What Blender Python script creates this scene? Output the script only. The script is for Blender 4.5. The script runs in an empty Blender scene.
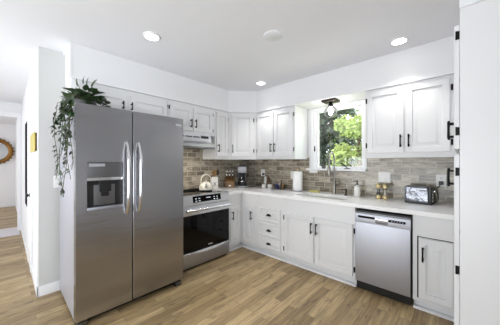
import bpy, bmesh, math, random
from mathutils import Vector, Matrix, geometry
random.seed(7)
PI = math.pi
SC = bpy.context.scene
COL = SC.collection

# ------------------------------------------------------------------ camera
cam = bpy.data.cameras.new('camera')
cam.sensor_fit = 'HORIZONTAL'; cam.sensor_width = 36; cam.lens = 16.353
cam.clip_start = .05; cam.clip_end = 200
co = bpy.data.objects.new('camera', cam); COL.objects.link(co)
co.location = (3.1208, -3.1651, 1.3515); co.rotation_euler = (PI/2, 0, math.radians(42.746))
SC.camera = co

# ------------------------------------------------------------------ world, sun, large lights, exposure
w = bpy.data.worlds.new('sky'); SC.world = w; w.use_nodes = True
bgn = w.node_tree.nodes['Background']
bgn.inputs[0].default_value = (.90, .95, 1, 1); bgn.inputs[1].default_value = 3.6
sun = bpy.data.lights.new('sun', 'SUN'); sun.energy = 5.5; sun.angle = .02; sun.color = (1, .95, .84)
so = bpy.data.objects.new('sun', sun); COL.objects.link(so)
so.rotation_euler = (math.radians(42), 0, math.radians(-28))

def area(name, loc, rot, sx, sy, power, color=(1, 1, 1), spread=PI):
    l = bpy.data.lights.new(name, 'AREA'); l.shape = 'RECTANGLE'; l.size = sx; l.size_y = sy
    l.energy = power; l.color = color; l.spread = spread
    o = bpy.data.objects.new(name, l); COL.objects.link(o); o.location = loc; o.rotation_euler = rot
    return o
# unseen fill panels added behind and beside the camera; no windows stand there
area('fill_south', (.5, -6.10, 1.30), (PI/2+.36, 0, 0), 5.2, 2.2, 100, (.89, .95, 1), math.radians(130))
area('fill_east', (4.60, -4.5, 1.40), (PI/2+.30, 0, PI/2-.15), 2.4, 2.0, 52, (.89, .95, 1), math.radians(130))
area('fill_hall', (-5.2, -6.10, 1.35), (PI/2+.1, 0, 0), 2.4, 1.9, 36, (.97, .98, 1))  # unseen fill panel added to brighten the hall
SC.view_settings.view_transform = 'Standard'; SC.view_settings.look = 'None'
SC.view_settings.exposure = 0.50; SC.view_settings.gamma = 1; SC.view_settings.use_curve_mapping = False

# ------------------------------------------------------------------ materials
def srgb(r, g, b):
    f = lambda c: (c/255/12.92 if c/255 <= .04045 else ((c/255+.055)/1.055)**2.4)
    return (f(r), f(g), f(b), 1)
def mat(name, col, rough=.5, metal=0, noise=0, nscale=8, stretch=(1, 1, 1), bump=0, emit=None, es=0, trans=0, coat=0, aniso=0):
    m = bpy.data.materials.new(name); m.use_nodes = True
    N = m.node_tree.nodes; L = m.node_tree.links; p = N['Principled BSDF']
    p.inputs['Base Color'].default_value = col; p.inputs['Roughness'].default_value = rough
    p.inputs['Metallic'].default_value = metal
    p.inputs['Transmission Weight'].default_value = trans
    p.inputs['Coat Weight'].default_value = coat
    p.inputs['Anisotropic'].default_value = aniso
    if emit:
        p.inputs['Emission Color'].default_value = emit; p.inputs['Emission Strength'].default_value = es
    if noise or bump:
        t = N.new('ShaderNodeTexCoord'); mp = N.new('ShaderNodeMapping'); mp.inputs['Scale'].default_value = stretch
        nz = N.new('ShaderNodeTexNoise'); nz.inputs['Scale'].default_value = nscale; nz.inputs['Detail'].default_value = 4
        L.new(t.outputs['Object'], mp.inputs[0]); L.new(mp.outputs[0], nz.inputs['Vector'])
        if noise:
            r = N.new('ShaderNodeMapRange'); r.inputs['To Min'].default_value = 1-noise; r.inputs['To Max'].default_value = 1+noise
            mx = N.new('ShaderNodeVectorMath'); mx.operation = 'SCALE'; mx.inputs[0].default_value = col[:3]
            L.new(nz.outputs[0], r.inputs[0]); L.new(r.outputs[0], mx.inputs['Scale']); L.new(mx.outputs[0], p.inputs['Base Color'])
        if bump:
            b = N.new('ShaderNodeBump'); b.inputs['Strength'].default_value = bump; b.inputs['Distance'].default_value = .01
            L.new(nz.outputs[0], b.inputs['Height']); L.new(b.outputs[0], p.inputs['Normal'])
    return m

M = {}
M['cab'] = mat('cabinet_white', srgb(226, 226, 227), .38, noise=.01)
M['wall'] = mat('wall_paint_white', srgb(234, 234, 236), .7, noise=.01, nscale=3)
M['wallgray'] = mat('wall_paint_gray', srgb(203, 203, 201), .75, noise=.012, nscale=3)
M['ceil'] = mat('ceiling_paint', srgb(232, 232, 236), .85, noise=.01, nscale=2, bump=.05)
M['trim'] = mat('trim_paint', srgb(240, 240, 242), .4, noise=.01)
M['black'] = mat('black_metal', srgb(18, 17, 17), .38, .6, noise=.1, nscale=30)
M['blackpl'] = mat('black_plastic', srgb(16, 16, 17), .35, noise=.1, nscale=30)
M['blackglass'] = mat('black_glass', srgb(7, 7, 8), .06, noise=.05)
M['steel'] = mat('stainless_brushed', srgb(172, 175, 184), .34, 1, noise=.05, nscale=4, stretch=(1, 1, 60), bump=.012, aniso=.5)
M['steelf'] = mat('stainless_refrigerator', srgb(164, 164, 167), .25, 1, noise=.05, nscale=2.2, stretch=(.4, .4, 4), bump=.22, aniso=.4)
M['steelr'] = mat('stainless_range', srgb(212, 213, 216), .3, 1, noise=.05, nscale=4, stretch=(1, 1, 60), bump=.012, aniso=.4)
M['steeld'] = mat('stainless_dark', srgb(120, 120, 122), .35, 1, noise=.06, nscale=6, stretch=(1, 1, 30))
M['chrome'] = mat('chrome', srgb(215, 215, 218), .12, 1, noise=.03)
M['hammered'] = mat('hammered_chrome', srgb(128, 130, 135), .22, 1, noise=.3, nscale=13, bump=1.0)
M['case'] = mat('silver_painted_case', srgb(178, 178, 186), .4, .35, noise=.02)
M['nickel'] = mat('brushed_nickel', srgb(146, 142, 136), .28, 1, noise=.05, nscale=20)
M['bronze'] = mat('dark_bronze', srgb(62, 54, 50), .4, .7, noise=.15, nscale=12)
M['ivory'] = mat('ivory_enamel', srgb(224, 220, 206), .2, noise=.03, coat=.4)
M['ceramic'] = mat('white_ceramic', srgb(235, 234, 230), .2, noise=.01, coat=.3)
M['paper'] = mat('paper_towel', srgb(243, 243, 243), .9, noise=.02, nscale=60, bump=.2)
M['plastic'] = mat('white_plastic', srgb(238, 238, 236), .35, noise=.01)
M['wood'] = mat('light_wood', srgb(150, 112, 64), .5, noise=.2, nscale=10, stretch=(8, 8, 1))
M['woodd'] = mat('dark_wood', srgb(92, 62, 38), .45, noise=.25, nscale=10, stretch=(8, 8, 1))
M['gold'] = mat('brass_gold', srgb(220, 204, 160), .4, 1, noise=.1, nscale=25)
M['antique'] = mat('antique_gold', srgb(140, 102, 52), .45, .7, noise=.4, nscale=25, bump=.4)
M['goldpl'] = mat('yellow_brass_cover', srgb(196, 180, 80), .4, .3, noise=.06)
M['brown'] = mat('brown_shaded_side', srgb(96, 74, 46), .5, noise=.15)  # darker tone paints the shade on the chime box's end
M['leaf'] = mat('pothos_leaf', srgb(50, 70, 40), .4, noise=.5, nscale=14)
M['vine'] = mat('vine_stem', srgb(70, 76, 40), .6, noise=.2)
M['pot'] = mat('gray_pot', srgb(84, 84, 84), .6, noise=.15)
M['soil'] = mat('soil', srgb(52, 38, 28), .95, noise=.3, nscale=40)
M['mirror'] = mat('mirror_glass', srgb(225, 228, 230), .03, 1, noise=.01)
M['blue'] = mat('blue_glass', srgb(48, 62, 128), .15, noise=.1, coat=.5)
M['purple'] = mat('purple_label', srgb(70, 52, 108), .35, noise=.1)
M['amber'] = mat('amber_oil', srgb(168, 118, 44), .15, noise=.12, coat=.5)
M['cork'] = mat('cork', srgb(150, 112, 76), .8, noise=.2, nscale=40)
M['sponge'] = mat('yellow_sponge', srgb(206, 200, 120), .95, noise=.15, nscale=60, bump=.4)
M['pepper'] = mat('peppercorns', srgb(34, 28, 24), .6, noise=.5, nscale=90, bump=.5)
M['salt'] = mat('salt_grains', srgb(226, 218, 204), .7, noise=.1, nscale=90, bump=.3)
M['ink'] = mat('dark_blue_ink', srgb(38, 40, 62), .5, noise=.1)
M['whitelabel'] = mat('white_label', srgb(232, 230, 224), .5, noise=.02)
M['lcd'] = mat('display_digits', srgb(205, 215, 225), .4, emit=srgb(205, 215, 225), es=.25, noise=.02)
M['lamp'] = mat('lamp_lens', srgb(255, 252, 246), .5, emit=srgb(255, 253, 250), es=7)
M['bulb'] = mat('lit_bulb', srgb(255, 244, 225), .5, emit=srgb(255, 250, 244), es=90)
M['counter'] = mat('quartz_white', srgb(250, 250, 250), .16, noise=.02, nscale=5, stretch=(1, 2.2, 1))
M['trunk'] = mat('tree_bark', srgb(84, 66, 50), .9, noise=.3, nscale=12, bump=.5)
M['conifer'] = mat('dark_conifer_needles', srgb(46, 64, 44), .6, noise=.4, nscale=5)
M['leafy'] = mat('bright_leaves', srgb(158, 172, 108), .5, noise=.4, nscale=3)
M['leafy2'] = mat('mid_green_leaves', srgb(120, 142, 88), .5, noise=.4, nscale=3)
M['grass'] = mat('lawn', srgb(120, 150, 62), .9, noise=.3, nscale=4)
for k in ('leafy', 'leafy2'):          # leaves let light through
    m = M[k]; N = m.node_tree.nodes; L = m.node_tree.links; p = N['Principled BSDF']
    tr = N.new('ShaderNodeBsdfTranslucent'); mx = N.new('ShaderNodeMixShader'); mx.inputs[0].default_value = .4
    src = p.inputs['Base Color'].links[0].from_socket
    L.new(src, tr.inputs[0]); L.new(p.outputs[0], mx.inputs[1]); L.new(tr.outputs[0], mx.inputs[2])
    L.new(mx.outputs[0], N['Material Output'].inputs[0])

M['blackglass'].node_tree.nodes['Principled BSDF'].inputs['Specular IOR Level'].default_value = .22
def clear_glass(name, tint=(1, 1, 1, 1), refl=.06):
    m = bpy.data.materials.new(name); m.use_nodes = True
    N = m.node_tree.nodes; L = m.node_tree.links; N.remove(N['Principled BSDF'])
    t = N.new('ShaderNodeBsdfTransparent'); t.inputs[0].default_value = tint
    g = N.new('ShaderNodeBsdfGlossy'); g.inputs['Roughness'].default_value = .03
    f = N.new('ShaderNodeLayerWeight'); f.inputs[0].default_value = .25
    r = N.new('ShaderNodeMapRange'); r.inputs['To Min'].default_value = refl; r.inputs['To Max'].default_value = .7
    mx = N.new('ShaderNodeMixShader')
    L.new(f.outputs['Facing'], r.inputs[0]); L.new(r.outputs[0], mx.inputs[0])
    L.new(t.outputs[0], mx.inputs[1]); L.new(g.outputs[0], mx.inputs[2]); L.new(mx.outputs[0], N['Material Output'].inputs[0])
    return m
M['glass'] = clear_glass('window_glass', (.97, .98, .97, 1), .03)
M['globe'] = clear_glass('globe_glass', (.93, .93, .94, 1), .12)
_m = M['globe']; _N = _m.node_tree.nodes; _L = _m.node_tree.links
_f = _N.new('ShaderNodeLayerWeight'); _f.inputs[0].default_value = .35; _r = _N.new('ShaderNodeValToRGB')
_r.color_ramp.elements[0].color = (.95, .95, .96, 1); _r.color_ramp.elements[1].color = (.30, .30, .31, 1)
_L.new(_f.outputs['Facing'], _r.inputs[0]); _L.new(_r.outputs[0], [n for n in _N if n.type == 'BSDF_TRANSPARENT'][0].inputs[0])
M['smoke'] = clear_glass('carafe_glass', (.16, .15, .15, 1), .05)

def plank_material():
    m = bpy.data.materials.new('oak_plank_floor'); m.use_nodes = True
    N = m.node_tree.nodes; L = m.node_tree.links; p = N['Principled BSDF']
    t = N.new('ShaderNodeTexCoord'); mp = N.new('ShaderNodeMapping'); mp.inputs['Rotation'].default_value = (0, 0, PI/2)
    L.new(t.outputs['Object'], mp.inputs[0])
    br = N.new('ShaderNodeTexBrick'); br.offset = .37; br.offset_frequency = 2; br.squash = 1
    for k, v in (('Scale', 1), ('Mortar Size', .0016), ('Mortar Smooth', .1), ('Bias', 0), ('Brick Width', .82), ('Row Height', .088)):
        br.inputs[k].default_value = v
    br.inputs['Color1'].default_value = (0, 0, 0, 1); br.inputs['Color2'].default_value = (1, 1, 1, 1); br.inputs['Mortar'].default_value = (.2, .2, .2, 1)
    L.new(mp.outputs[0], br.inputs['Vector'])
    ramp = N.new('ShaderNodeValToRGB'); e = ramp.color_ramp.elements
    e[0].position = 0; e[0].color = srgb(140, 117, 82); e[1].position = 1; e[1].color = srgb(192, 167, 126)
    e.new(.5).color = srgb(167, 143, 104)
    L.new(br.outputs['Color'], ramp.inputs[0])
    # grain: stretched along the plank, shifted per plank
    mp2 = N.new('ShaderNodeMapping'); mp2.inputs['Scale'].default_value = (2.6, 34, 1)
    add = N.new('ShaderNodeVectorMath'); add.operation = 'ADD'
    sc = N.new('ShaderNodeVectorMath'); sc.operation = 'SCALE'; sc.inputs['Scale'].default_value = 7
    L.new(br.outputs['Color'], sc.inputs[0]); L.new(mp.outputs[0], add.inputs[0]); L.new(sc.outputs[0], add.inputs[1]); L.new(add.outputs[0], mp2.inputs[0])
    nz = N.new('ShaderNodeTexNoise'); nz.inputs['Scale'].default_value = 1.5; nz.inputs['Detail'].default_value = 6; nz.inputs['Distortion'].default_value = .6
    L.new(mp2.outputs[0], nz.inputs['Vector'])
    mr = N.new('ShaderNodeMapRange'); mr.inputs['From Min'].default_value = .3; mr.inputs['From Max'].default_value = .7; mr.inputs['To Min'].default_value = .64; mr.inputs['To Max'].default_value = 1.24
    L.new(nz.outputs[0], mr.inputs[0])
    # knots
    mp3 = N.new('ShaderNodeMapping'); mp3.inputs['Scale'].default_value = (4.5, 13, 1); L.new(add.outputs[0], mp3.inputs[0])
    n3 = N.new('ShaderNodeTexNoise'); n3.inputs['Scale'].default_value = 1.7; n3.inputs['Detail'].default_value = 2; L.new(mp3.outputs[0], n3.inputs['Vector'])
    k3 = N.new('ShaderNodeMapRange'); k3.inputs['From Min'].default_value = .58; k3.inputs['From Max'].default_value = .70; k3.inputs['To Min'].default_value = 1; k3.inputs['To Max'].default_value = .62
    L.new(n3.outputs[0], k3.inputs[0])
    mu = N.new('ShaderNodeMath'); mu.operation = 'MULTIPLY'; L.new(mr.outputs[0], mu.inputs[0]); L.new(k3.outputs[0], mu.inputs[1])
    gap = N.new('ShaderNodeMapRange'); gap.inputs['To Min'].default_value = 1; gap.inputs['To Max'].default_value = .6; L.new(br.outputs['Fac'], gap.inputs[0])
    mu2 = N.new('ShaderNodeMath'); mu2.operation = 'MULTIPLY'; L.new(mu.outputs[0], mu2.inputs[0]); L.new(gap.outputs[0], mu2.inputs[1])
    fin = N.new('ShaderNodeVectorMath'); fin.operation = 'SCALE'; L.new(ramp.outputs[0], fin.inputs[0]); L.new(mu2.outputs[0], fin.inputs['Scale'])
    L.new(fin.outputs[0], p.inputs['Base Color']); p.inputs['Roughness'].default_value = .42
    b = N.new('ShaderNodeBump'); b.inputs['Strength'].default_value = .12; b.inputs['Distance'].default_value = .004
    L.new(mu2.outputs[0], b.inputs['Height']); L.new(b.outputs[0], p.inputs['Normal'])
    return m
M['floor'] = plank_material()

def tile_material(name, swap):
    m = bpy.data.materials.new(name); m.use_nodes = True
    N = m.node_tree.nodes; L = m.node_tree.links; p = N['Principled BSDF']
    t = N.new('ShaderNodeTexCoord'); sp = N.new('ShaderNodeSeparateXYZ'); cb = N.new('ShaderNodeCombineXYZ')
    L.new(t.outputs['Object'], sp.inputs[0])
    L.new(sp.outputs['Y' if swap else 'X'], cb.inputs[0]); L.new(sp.outputs['Z'], cb.inputs[1])
    br = N.new('ShaderNodeTexBrick'); br.offset = .5
    for k, v in (('Scale', 1), ('Mortar Size', .006), ('Mortar Smooth', .25), ('Bias', 0), ('Brick Width', .160), ('Row Height', .0745)):
        br.inputs[k].default_value = v
    br.inputs['Color1'].default_value = (0, 0, 0, 1); br.inputs['Color2'].default_value = (1, 1, 1, 1)
    mp = N.new('ShaderNodeMapping'); mp.inputs['Location'].default_value = (.03, -.914 + .0745*13, 0)
    L.new(cb.outputs[0], mp.inputs[0]); L.new(mp.outputs[0], br.inputs['Vector'])
    ramp = N.new('ShaderNodeValToRGB'); e = ramp.color_ramp.elements
    e[0].color = srgb(118, 109, 95); e[1].color = srgb(178, 168, 151); e.new(.5).color = srgb(148, 138, 122)
    L.new(br.outputs['Color'], ramp.inputs[0])
    sc = N.new('ShaderNodeVectorMath'); sc.operation = 'SCALE'; sc.inputs['Scale'].default_value = 5
    L.new(br.outputs['Color'], sc.inputs[0])
    add = N.new('ShaderNodeVectorMath'); add.operation = 'ADD'; L.new(cb.outputs[0], add.inputs[0]); L.new(sc.outputs[0], add.inputs[1])
    mp2 = N.new('ShaderNodeMapping'); mp2.inputs['Scale'].default_value = (6, 24, 1); L.new(add.outputs[0], mp2.inputs[0])
    nz = N.new('ShaderNodeTexNoise'); nz.inputs['Scale'].default_value = 1; nz.inputs['Detail'].default_value = 5; nz.inputs['Distortion'].default_value = 1.2
    L.new(mp2.outputs[0], nz.inputs['Vector'])
    mr = N.new('ShaderNodeMapRange'); mr.inputs['From Min'].default_value = .3; mr.inputs['From Max'].default_value = .72; mr.inputs['To Min'].default_value = .52; mr.inputs['To Max'].default_value = 1.62
    L.new(nz.outputs[0], mr.inputs[0])
    s2 = N.new('ShaderNodeVectorMath'); s2.operation = 'SCALE'; L.new(ramp.outputs[0], s2.inputs[0]); L.new(mr.outputs[0], s2.inputs['Scale'])
    mx = N.new('ShaderNodeMix'); mx.data_type = 'RGBA'; mx.inputs['B'].default_value = srgb(184, 177, 163)
    L.new(br.outputs['Fac'], mx.inputs['Factor']); L.new(s2.outputs[0], mx.inputs['A']); L.new(mx.outputs['Result'], p.inputs['Base Color'])
    p.inputs['Roughness'].default_value = .22
    inv = N.new('ShaderNodeMath'); inv.operation = 'MULTIPLY_ADD'; inv.inputs[1].default_value = -1; L.new(br.outputs['Fac'], inv.inputs[0])
    wv = N.new('ShaderNodeMath'); wv.operation = 'MULTIPLY_ADD'; wv.inputs[1].default_value = .35; L.new(nz.outputs[0], wv.inputs[0]); L.new(inv.outputs[0], wv.inputs[2])
    b = N.new('ShaderNodeBump'); b.inputs['Strength'].default_value = .5; b.inputs['Distance'].default_value = .006
    L.new(wv.outputs[0], b.inputs['Height']); L.new(b.outputs[0], p.inputs['Normal'])
    return m
M['tileB'] = tile_material('glazed_brick_tile_window_wall', False)
M['tileA'] = tile_material('glazed_brick_tile_range_wall', True)

# ------------------------------------------------------------------ mesh helpers
def box(bm, x0, x1, y0, y1, z0, z1, bev=0, seg=2):
    t = bmesh.new()
    bmesh.ops.create_cube(t, size=1, matrix=Matrix.Translation(((x0+x1)/2, (y0+y1)/2, (z0+z1)/2)) @ Matrix.Diagonal((abs(x1-x0), abs(y1-y0), abs(z1-z0), 1)))
    if bev: bmesh.ops.bevel(t, geom=t.edges[:], offset=bev, segments=seg, affect='EDGES', profile=.7, clamp_overlap=True)
    join(bm, t)
    return bm
def join(bm, t, mtx=None):
    vm = {v: bm.verts.new(mtx @ v.co if mtx else v.co) for v in t.verts}
    for f in t.faces:
        try: bm.faces.new([vm[v] for v in f.verts])
        except ValueError: pass
    t.free()
def ring_frame(d):
    d = d.normalized(); a = Vector((0, 0, 1)) if abs(d.z) < .9 else Vector((1, 0, 0))
    u = d.cross(a).normalized(); return u, d.cross(u).normalized()
def tube(bm, pts, r, seg=10, cap=True, radii=None):
    pts = [Vector(p) for p in pts]; rings = []
    u, v = ring_frame(pts[1]-pts[0])
    for i, p in enumerate(pts):
        d = (pts[min(i+1, len(pts)-1)]-pts[max(i-1, 0)]).normalized()
        u = (u-d*u.dot(d)).normalized(); v = d.cross(u)
        rr = radii[i] if radii else r
        rings.append([bm.verts.new(p+u*rr*math.cos(2*PI*k/seg)+v*rr*math.sin(2*PI*k/seg)) for k in range(seg)])
    for a, b in zip(rings, rings[1:]):
        for k in range(seg): bm.faces.new((a[k], a[(k+1) % seg], b[(k+1) % seg], b[k]))
    if cap: bm.faces.new(rings[0][::-1]); bm.faces.new(rings[-1])
    return bm
def lathe(bm, prof, c=(0, 0, 0), seg=28, axis='Z', sx=1, sy=1):
    rings = []
    for r, z in prof:
        if r < 1e-6: pts = [(0, 0, z)]
        else: pts = [(r*math.cos(2*PI*k/seg)*sx, r*math.sin(2*PI*k/seg)*sy, z) for k in range(seg)]
        if axis == 'Y': pts = [(x, z_, y) for x, y, z_ in pts]
        if axis == 'X': pts = [(z_, y, x) for x, y, z_ in pts]
        rings.append([bm.verts.new(Vector(p)+Vector(c)) for p in pts])
    for a, b in zip(rings, rings[1:]):
        for k in range(seg):
            f = [a[k % len(a)], a[(k+1) % len(a)], b[(k+1) % len(b)], b[k % len(b)]]
            f = list(dict.fromkeys(f))
            if len(f) > 2:
                try: bm.faces.new(f)
                except ValueError: pass
    closed = prof[0] == prof[-1]
    for rg, s in () if closed else ((rings[0], -1), (rings[-1], 1)):
        if len(rg) > 2: bm.faces.new(rg[::s])
    if closed: bmesh.ops.remove_doubles(bm, verts=rings[0]+rings[-1], dist=1e-6)
    return bm
def prism(bm, poly, z0, z1, holes=()):
    loops = [list(poly)]+[list(h) for h in holes]
    tris = geometry.tessellate_polygon([[Vector((x, y, 0)) for x, y in l] for l in loops])
    flat = [p for l in loops for p in l]
    lo = [bm.verts.new((x, y, z0)) for x, y in flat]; hi = [bm.verts.new((x, y, z1)) for x, y in flat]
    for t in tris:
        bm.faces.new([lo[i] for i in t]); bm.faces.new([hi[i] for i in t][::-1])
    s = 0
    for l in loops:
        n = len(l)
        for i in range(n):
            a, b = s+i, s+(i+1) % n
            bm.faces.new((lo[a], lo[b], hi[b], hi[a]))
        s += n
    return bm
def loft(bm, rects, close=True):
    """rects: list of (x0,x1,z0,z1,y)"""
    rs = [[bm.verts.new(p) for p in ((x0, y, z0), (x1, y, z0), (x1, y, z1), (x0, y, z1))] for x0, x1, z0, z1, y in rects]
    for a, b in zip(rs, rs[1:]):
        for k in range(4): bm.faces.new((a[k], a[(k+1) % 4], b[(k+1) % 4], b[k]))
    if close: bm.faces.new(rs[-1]); bm.faces.new(rs[0][::-1])
    return bm
def obj(name, bm, m, parent=None, sharp=38, **props):
    bmesh.ops.recalc_face_normals(bm, faces=bm.faces[:])
    for e in bm.edges:
        e.smooth = not (len(e.link_faces) != 2 or e.calc_face_angle(PI) > math.radians(sharp))
    for f in bm.faces: f.smooth = True
    me = bpy.data.meshes.new(name); bm.to_mesh(me); bm.free()
    me.materials.append(M[m] if isinstance(m, str) else m)
    o = bpy.data.objects.new(name, me); COL.objects.link(o)
    if parent: o.parent = parent
    for k, v in props.items(): o[k] = v
    return o
def thing(name, label, cat, loc=(0, 0, 0), rot=0, group=None):
    o = bpy.data.objects.new(name, None); COL.objects.link(o)
    o.empty_display_size = .1; o.location = loc; o.rotation_euler = (0, 0, rot)
    o['label'] = label; o['category'] = cat
    if group: o['group'] = group
    return o
def struct(name, bm, m, **k): return obj(name, bm, m, kind='structure', **k)
def copytree(o, parent=None):
    c = o.copy(); COL.objects.link(c)
    if parent: c.parent = parent
    for ch in list(o.children): copytree(ch, c)
    return c
def nb(): return bmesh.new()

# ------------------------------------------------------------------ the room
CZ = 2.526            # ceiling
SZ = 2.177            # soffit underside
WY = .06              # window wall surface
TY = .05              # tile face on the window wall
X0, X1, Y0 = -7.0, 4.7, -6.2
struct('floor', box(nb(), X0-.1, X1+.1, Y0-.1, .2, -.06, 0), 'floor')
struct('ceiling', box(nb(), X0-.1, X1+.1, Y0-.1, .2, CZ, CZ+.12), 'ceil')
# window wall with its opening
WX0, WX1, WZ0, WZ1 = 1.475, 2.205, 1.255, 2.16
b = nb()
box(b, -.12, WX0, WY, WY+.14, 0, CZ); box(b, WX1, X1+.1, WY, WY+.14, 0, CZ)
box(b, WX0, WX1, WY, WY+.14, 0, WZ0); box(b, WX0, WX1, WY, WY+.14, WZ1, CZ)
struct('wall_north', b, 'wall')
HY = -2.93
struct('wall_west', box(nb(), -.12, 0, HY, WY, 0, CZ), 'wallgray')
b = nb(); box(b, -3.42, -.12, HY, HY+.12, 0, CZ); struct('wall_hall', b, 'wall')
b = nb(); box(b, -3.42, -3.30, -6.2, HY, 2.25, CZ); box(b, -3.42, -3.30, -2.965, HY, 0, 2.25); struct('wall_opening', b, 'wall')
b = nb(); box(b, X0, -3.42, HY+.0, HY+.12, 0, CZ); struct('wall_living', b, 'wall')
struct('wall_far', box(nb(), X0-.1, X0, Y0, HY, 0, CZ), 'wall')
struct('wall_south', box(nb(), X0, X1, Y0-.1, Y0, 0, CZ), 'wall')
struct('wall_east', box(nb(), X1, X1+.1, Y0, WY, 0, CZ), 'wall')
# soffit above the wall cabinets
struct('trim_1', prism(nb(), [(0, -2.72), (.338, -2.72), (.338, -.674), (.648, -.336), (3.118, -.336), (3.118, -1.512), (3.78, -1.512), (3.78, WY), (0, WY)], SZ, CZ), 'wall')
b = nb(); box(b, 0, .338, -2.735, -2.72, CZ-.022, CZ); box(b, .325, .345, -2.735, -2.72, SZ, CZ); struct('trim_2', b, 'trim')
# thin bead along the foot of the soffit
b = nb(); prism(b, [(.337, -2.72), (.350, -2.72), (.350, -.679), (.653, -.349), (3.118, -.349), (3.118, -.335), (.648, -.335), (.337, -.673)], SZ-.001, SZ+.014); struct('trim_7', b, 'trim')
# baseboards
b = nb(); box(b, 0, .014, HY-.014, -2.70, 0, .10, .003); struct('baseboard_west', b, 'trim')
b = nb(); box(b, -.73, .014, HY-.014, HY, 0, .10, .003); box(b, -3.3, -1.27, HY-.014, HY, 0, .10, .003); struct('baseboard_hall', b, 'trim')
b = nb(); box(b, X0, X0+.015, Y0, HY, 0, .11, .003); struct('baseboard_far', b, 'trim')
# cased opening to the far room
b = nb(); box(b, -3.30, -3.285, -2.99, -2.93, 0, 2.25, .003); box(b, -3.30, -3.28, Y0, -2.93, 2.24, 2.33, .004); struct('trim_3', b, 'trim')
struct('floor_sheen_slab', box(nb(), -3.66, -2.94, Y0, -2.965, 0, .008, .002), mat('pale_floor_sheen', srgb(214, 210, 214), .45, noise=.05))  # pale slab imitating the sheen of light reflected on the floor
# tiled splashback
b = nb()
box(b, 0, 1.40, TY, WY, .914, 1.43); box(b, 1.40, 2.228, TY, WY, .914, 1.25); box(b, 2.228, 3.118, TY, WY, .914, 1.43)
struct('trim_5', b, 'tileB')
b = nb(); box(b, 0, .01, -1.80, -.93, .80, 1.80); box(b, 0, .01, -.93, WY-.01, .914, 1.43); struct('trim_6', b, 'tileA')

# window: casing, sill, casement sash
b = nb()
box(b, 1.43, WX0+.006, .040, WY, 1.262, SZ-.002, .004); box(b, WX1-.006, 2.228, .040, WY, 1.262, SZ-.002, .004)
box(b, WX0, WX1, .040, WY, WZ1-.01, SZ-.002, .003)
wroot = struct('window_1', b, 'trim')
b = nb(); box(b, WX0, WX0+.03, WY, WY+.12, WZ0, WZ1); box(b, WX1-.03, WX1, WY, WY+.12, WZ0, WZ1); box(b, WX0+.03, WX1-.03, WY, WY+.12, WZ1-.03, WZ1); box(b, WX0+.03, WX1-.03, WY, WY+.12, WZ0, WZ0+.012)
obj('window_frame', b, 'trim', wroot)
b = nb(); sy0, sy1 = .085, .12
box(b, WX0+.03, WX0+.055, sy0, sy1, WZ0+.012, WZ1-.03, .003); box(b, WX1-.05, WX1-.03, sy0, sy1, WZ0+.012, WZ1-.03, .003)
box(b, WX0+.055, WX1-.05, sy0, sy1, WZ0+.012, WZ0+.04, .003); box(b, WX0+.055, WX1-.05, sy0, sy1, WZ1-.055, WZ1-.03, .003)
obj('window_sash', b, 'trim', wroot)
obj('pane', box(nb(), WX0+.053, WX1-.048, .099, .104, WZ0+.038, WZ1-.053), 'glass', wroot)
b = nb(); box(b, 1.40, 2.238, -.045, WY, 1.237, 1.262, .004); obj('window_sill', b, 'trim', wroot)
b = nb(); tube(b, [(1.50, .034, 1.53), (1.50, .034, 1.60)], .008); box(b, 1.492, 1.508, .028, .042, 1.52, 1.56, .002); obj('sash_lock', b, 'black', wroot)
b = nb(); lathe(b, [(.0, 1.262), (.042, 1.262), (.040, 1.270), (.018, 1.276), (0, 1.276)], (1.99, .015, 0)); tube(b, [(1.99, .015, 1.272), (1.985, 0, 1.29), (1.925, -.005, 1.335)], .007); lathe(b, [(0, -.012), (.010, -.008), (.012, 0), (.010, .008), (0, .012)], (1.922, -.005, 1.338), 12)
obj('crank_handle', b, 'black', wroot)

# ------------------------------------------------------------------ cabinets
def pull(parent, x, z0, z1, y=0, horizontal=False):
    bm = nb(); yo = y-.032
    tube(bm, [(x, yo, z0), (x, yo-.002, z0+.012), (x, yo-.003, (z0+z1)/2), (x, yo-.002, z1-.012), (x, yo, z1)], .006, 8, radii=[.0065, .0075, .006, .0075, .0065])
    for z in (z0+.018, z1-.018): tube(bm, [(x, y+.002, z), (x, y-.006, z), (x, yo, z)], .005, 8, radii=[.010, .0065, .006])
    return obj('handle', bm, 'black', parent)
def hinge(parent, x, z, y, dz=.028):
    bm = nb(); box(bm, x-.008, x+.008, y-.004, y, z-dz, z+dz, .0015); tube(bm, [(x, y-.005, z-dz*1.05), (x, y-.005, z+dz*1.05)], .0045, 8)
    return obj('hinge', bm, 'black', parent)
def door_mesh(x0, x1, z0, z1, y, t=.02, fr=.055):
    w = x1-x0; fr = min(fr, w*.22, (z1-z0)*.24)
    I = lambda i, d: (x0+i, x1-i, z0+i, z1-i, y-t+d)
    s = min(.030, (w-2*fr)*.2)
    return loft(nb(), [(x0, x1, z0, z1, y), I(0, .005), I(.004, 0), I(fr, 0), I(fr+.003, .016), I(fr+.013, .017), I(fr+.013+s, .001), I(fr+.016+s, .0005)])
def cup_pull(parent, x, z, y):
    bm = nb(); rows = []
    for i in range(5):
        a = PI/2*i/4; ring = []
        for k in range(13):
            p = PI*k/12
            ring.append(bm.verts.new((x-.042*math.cos(p)*math.cos(a)*1.0, y-.024*math.sin(p)*math.cos(a)-.001, z-.012+.03*math.sin(a))))
        rows.append(ring)
    for a, c in zip(rows, rows[1:]):
        for k in range(12): bm.faces.new((a[k], a[k+1], c[k+1], c[k]))
    bmesh.ops.remove_doubles(bm, verts=bm.verts[:], dist=1e-4)
    box(bm, x-.046, x+.046, y-.003, y, z-.014, z-.008, .001)
    return obj('cup_pull', bm, 'black', parent)
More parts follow.
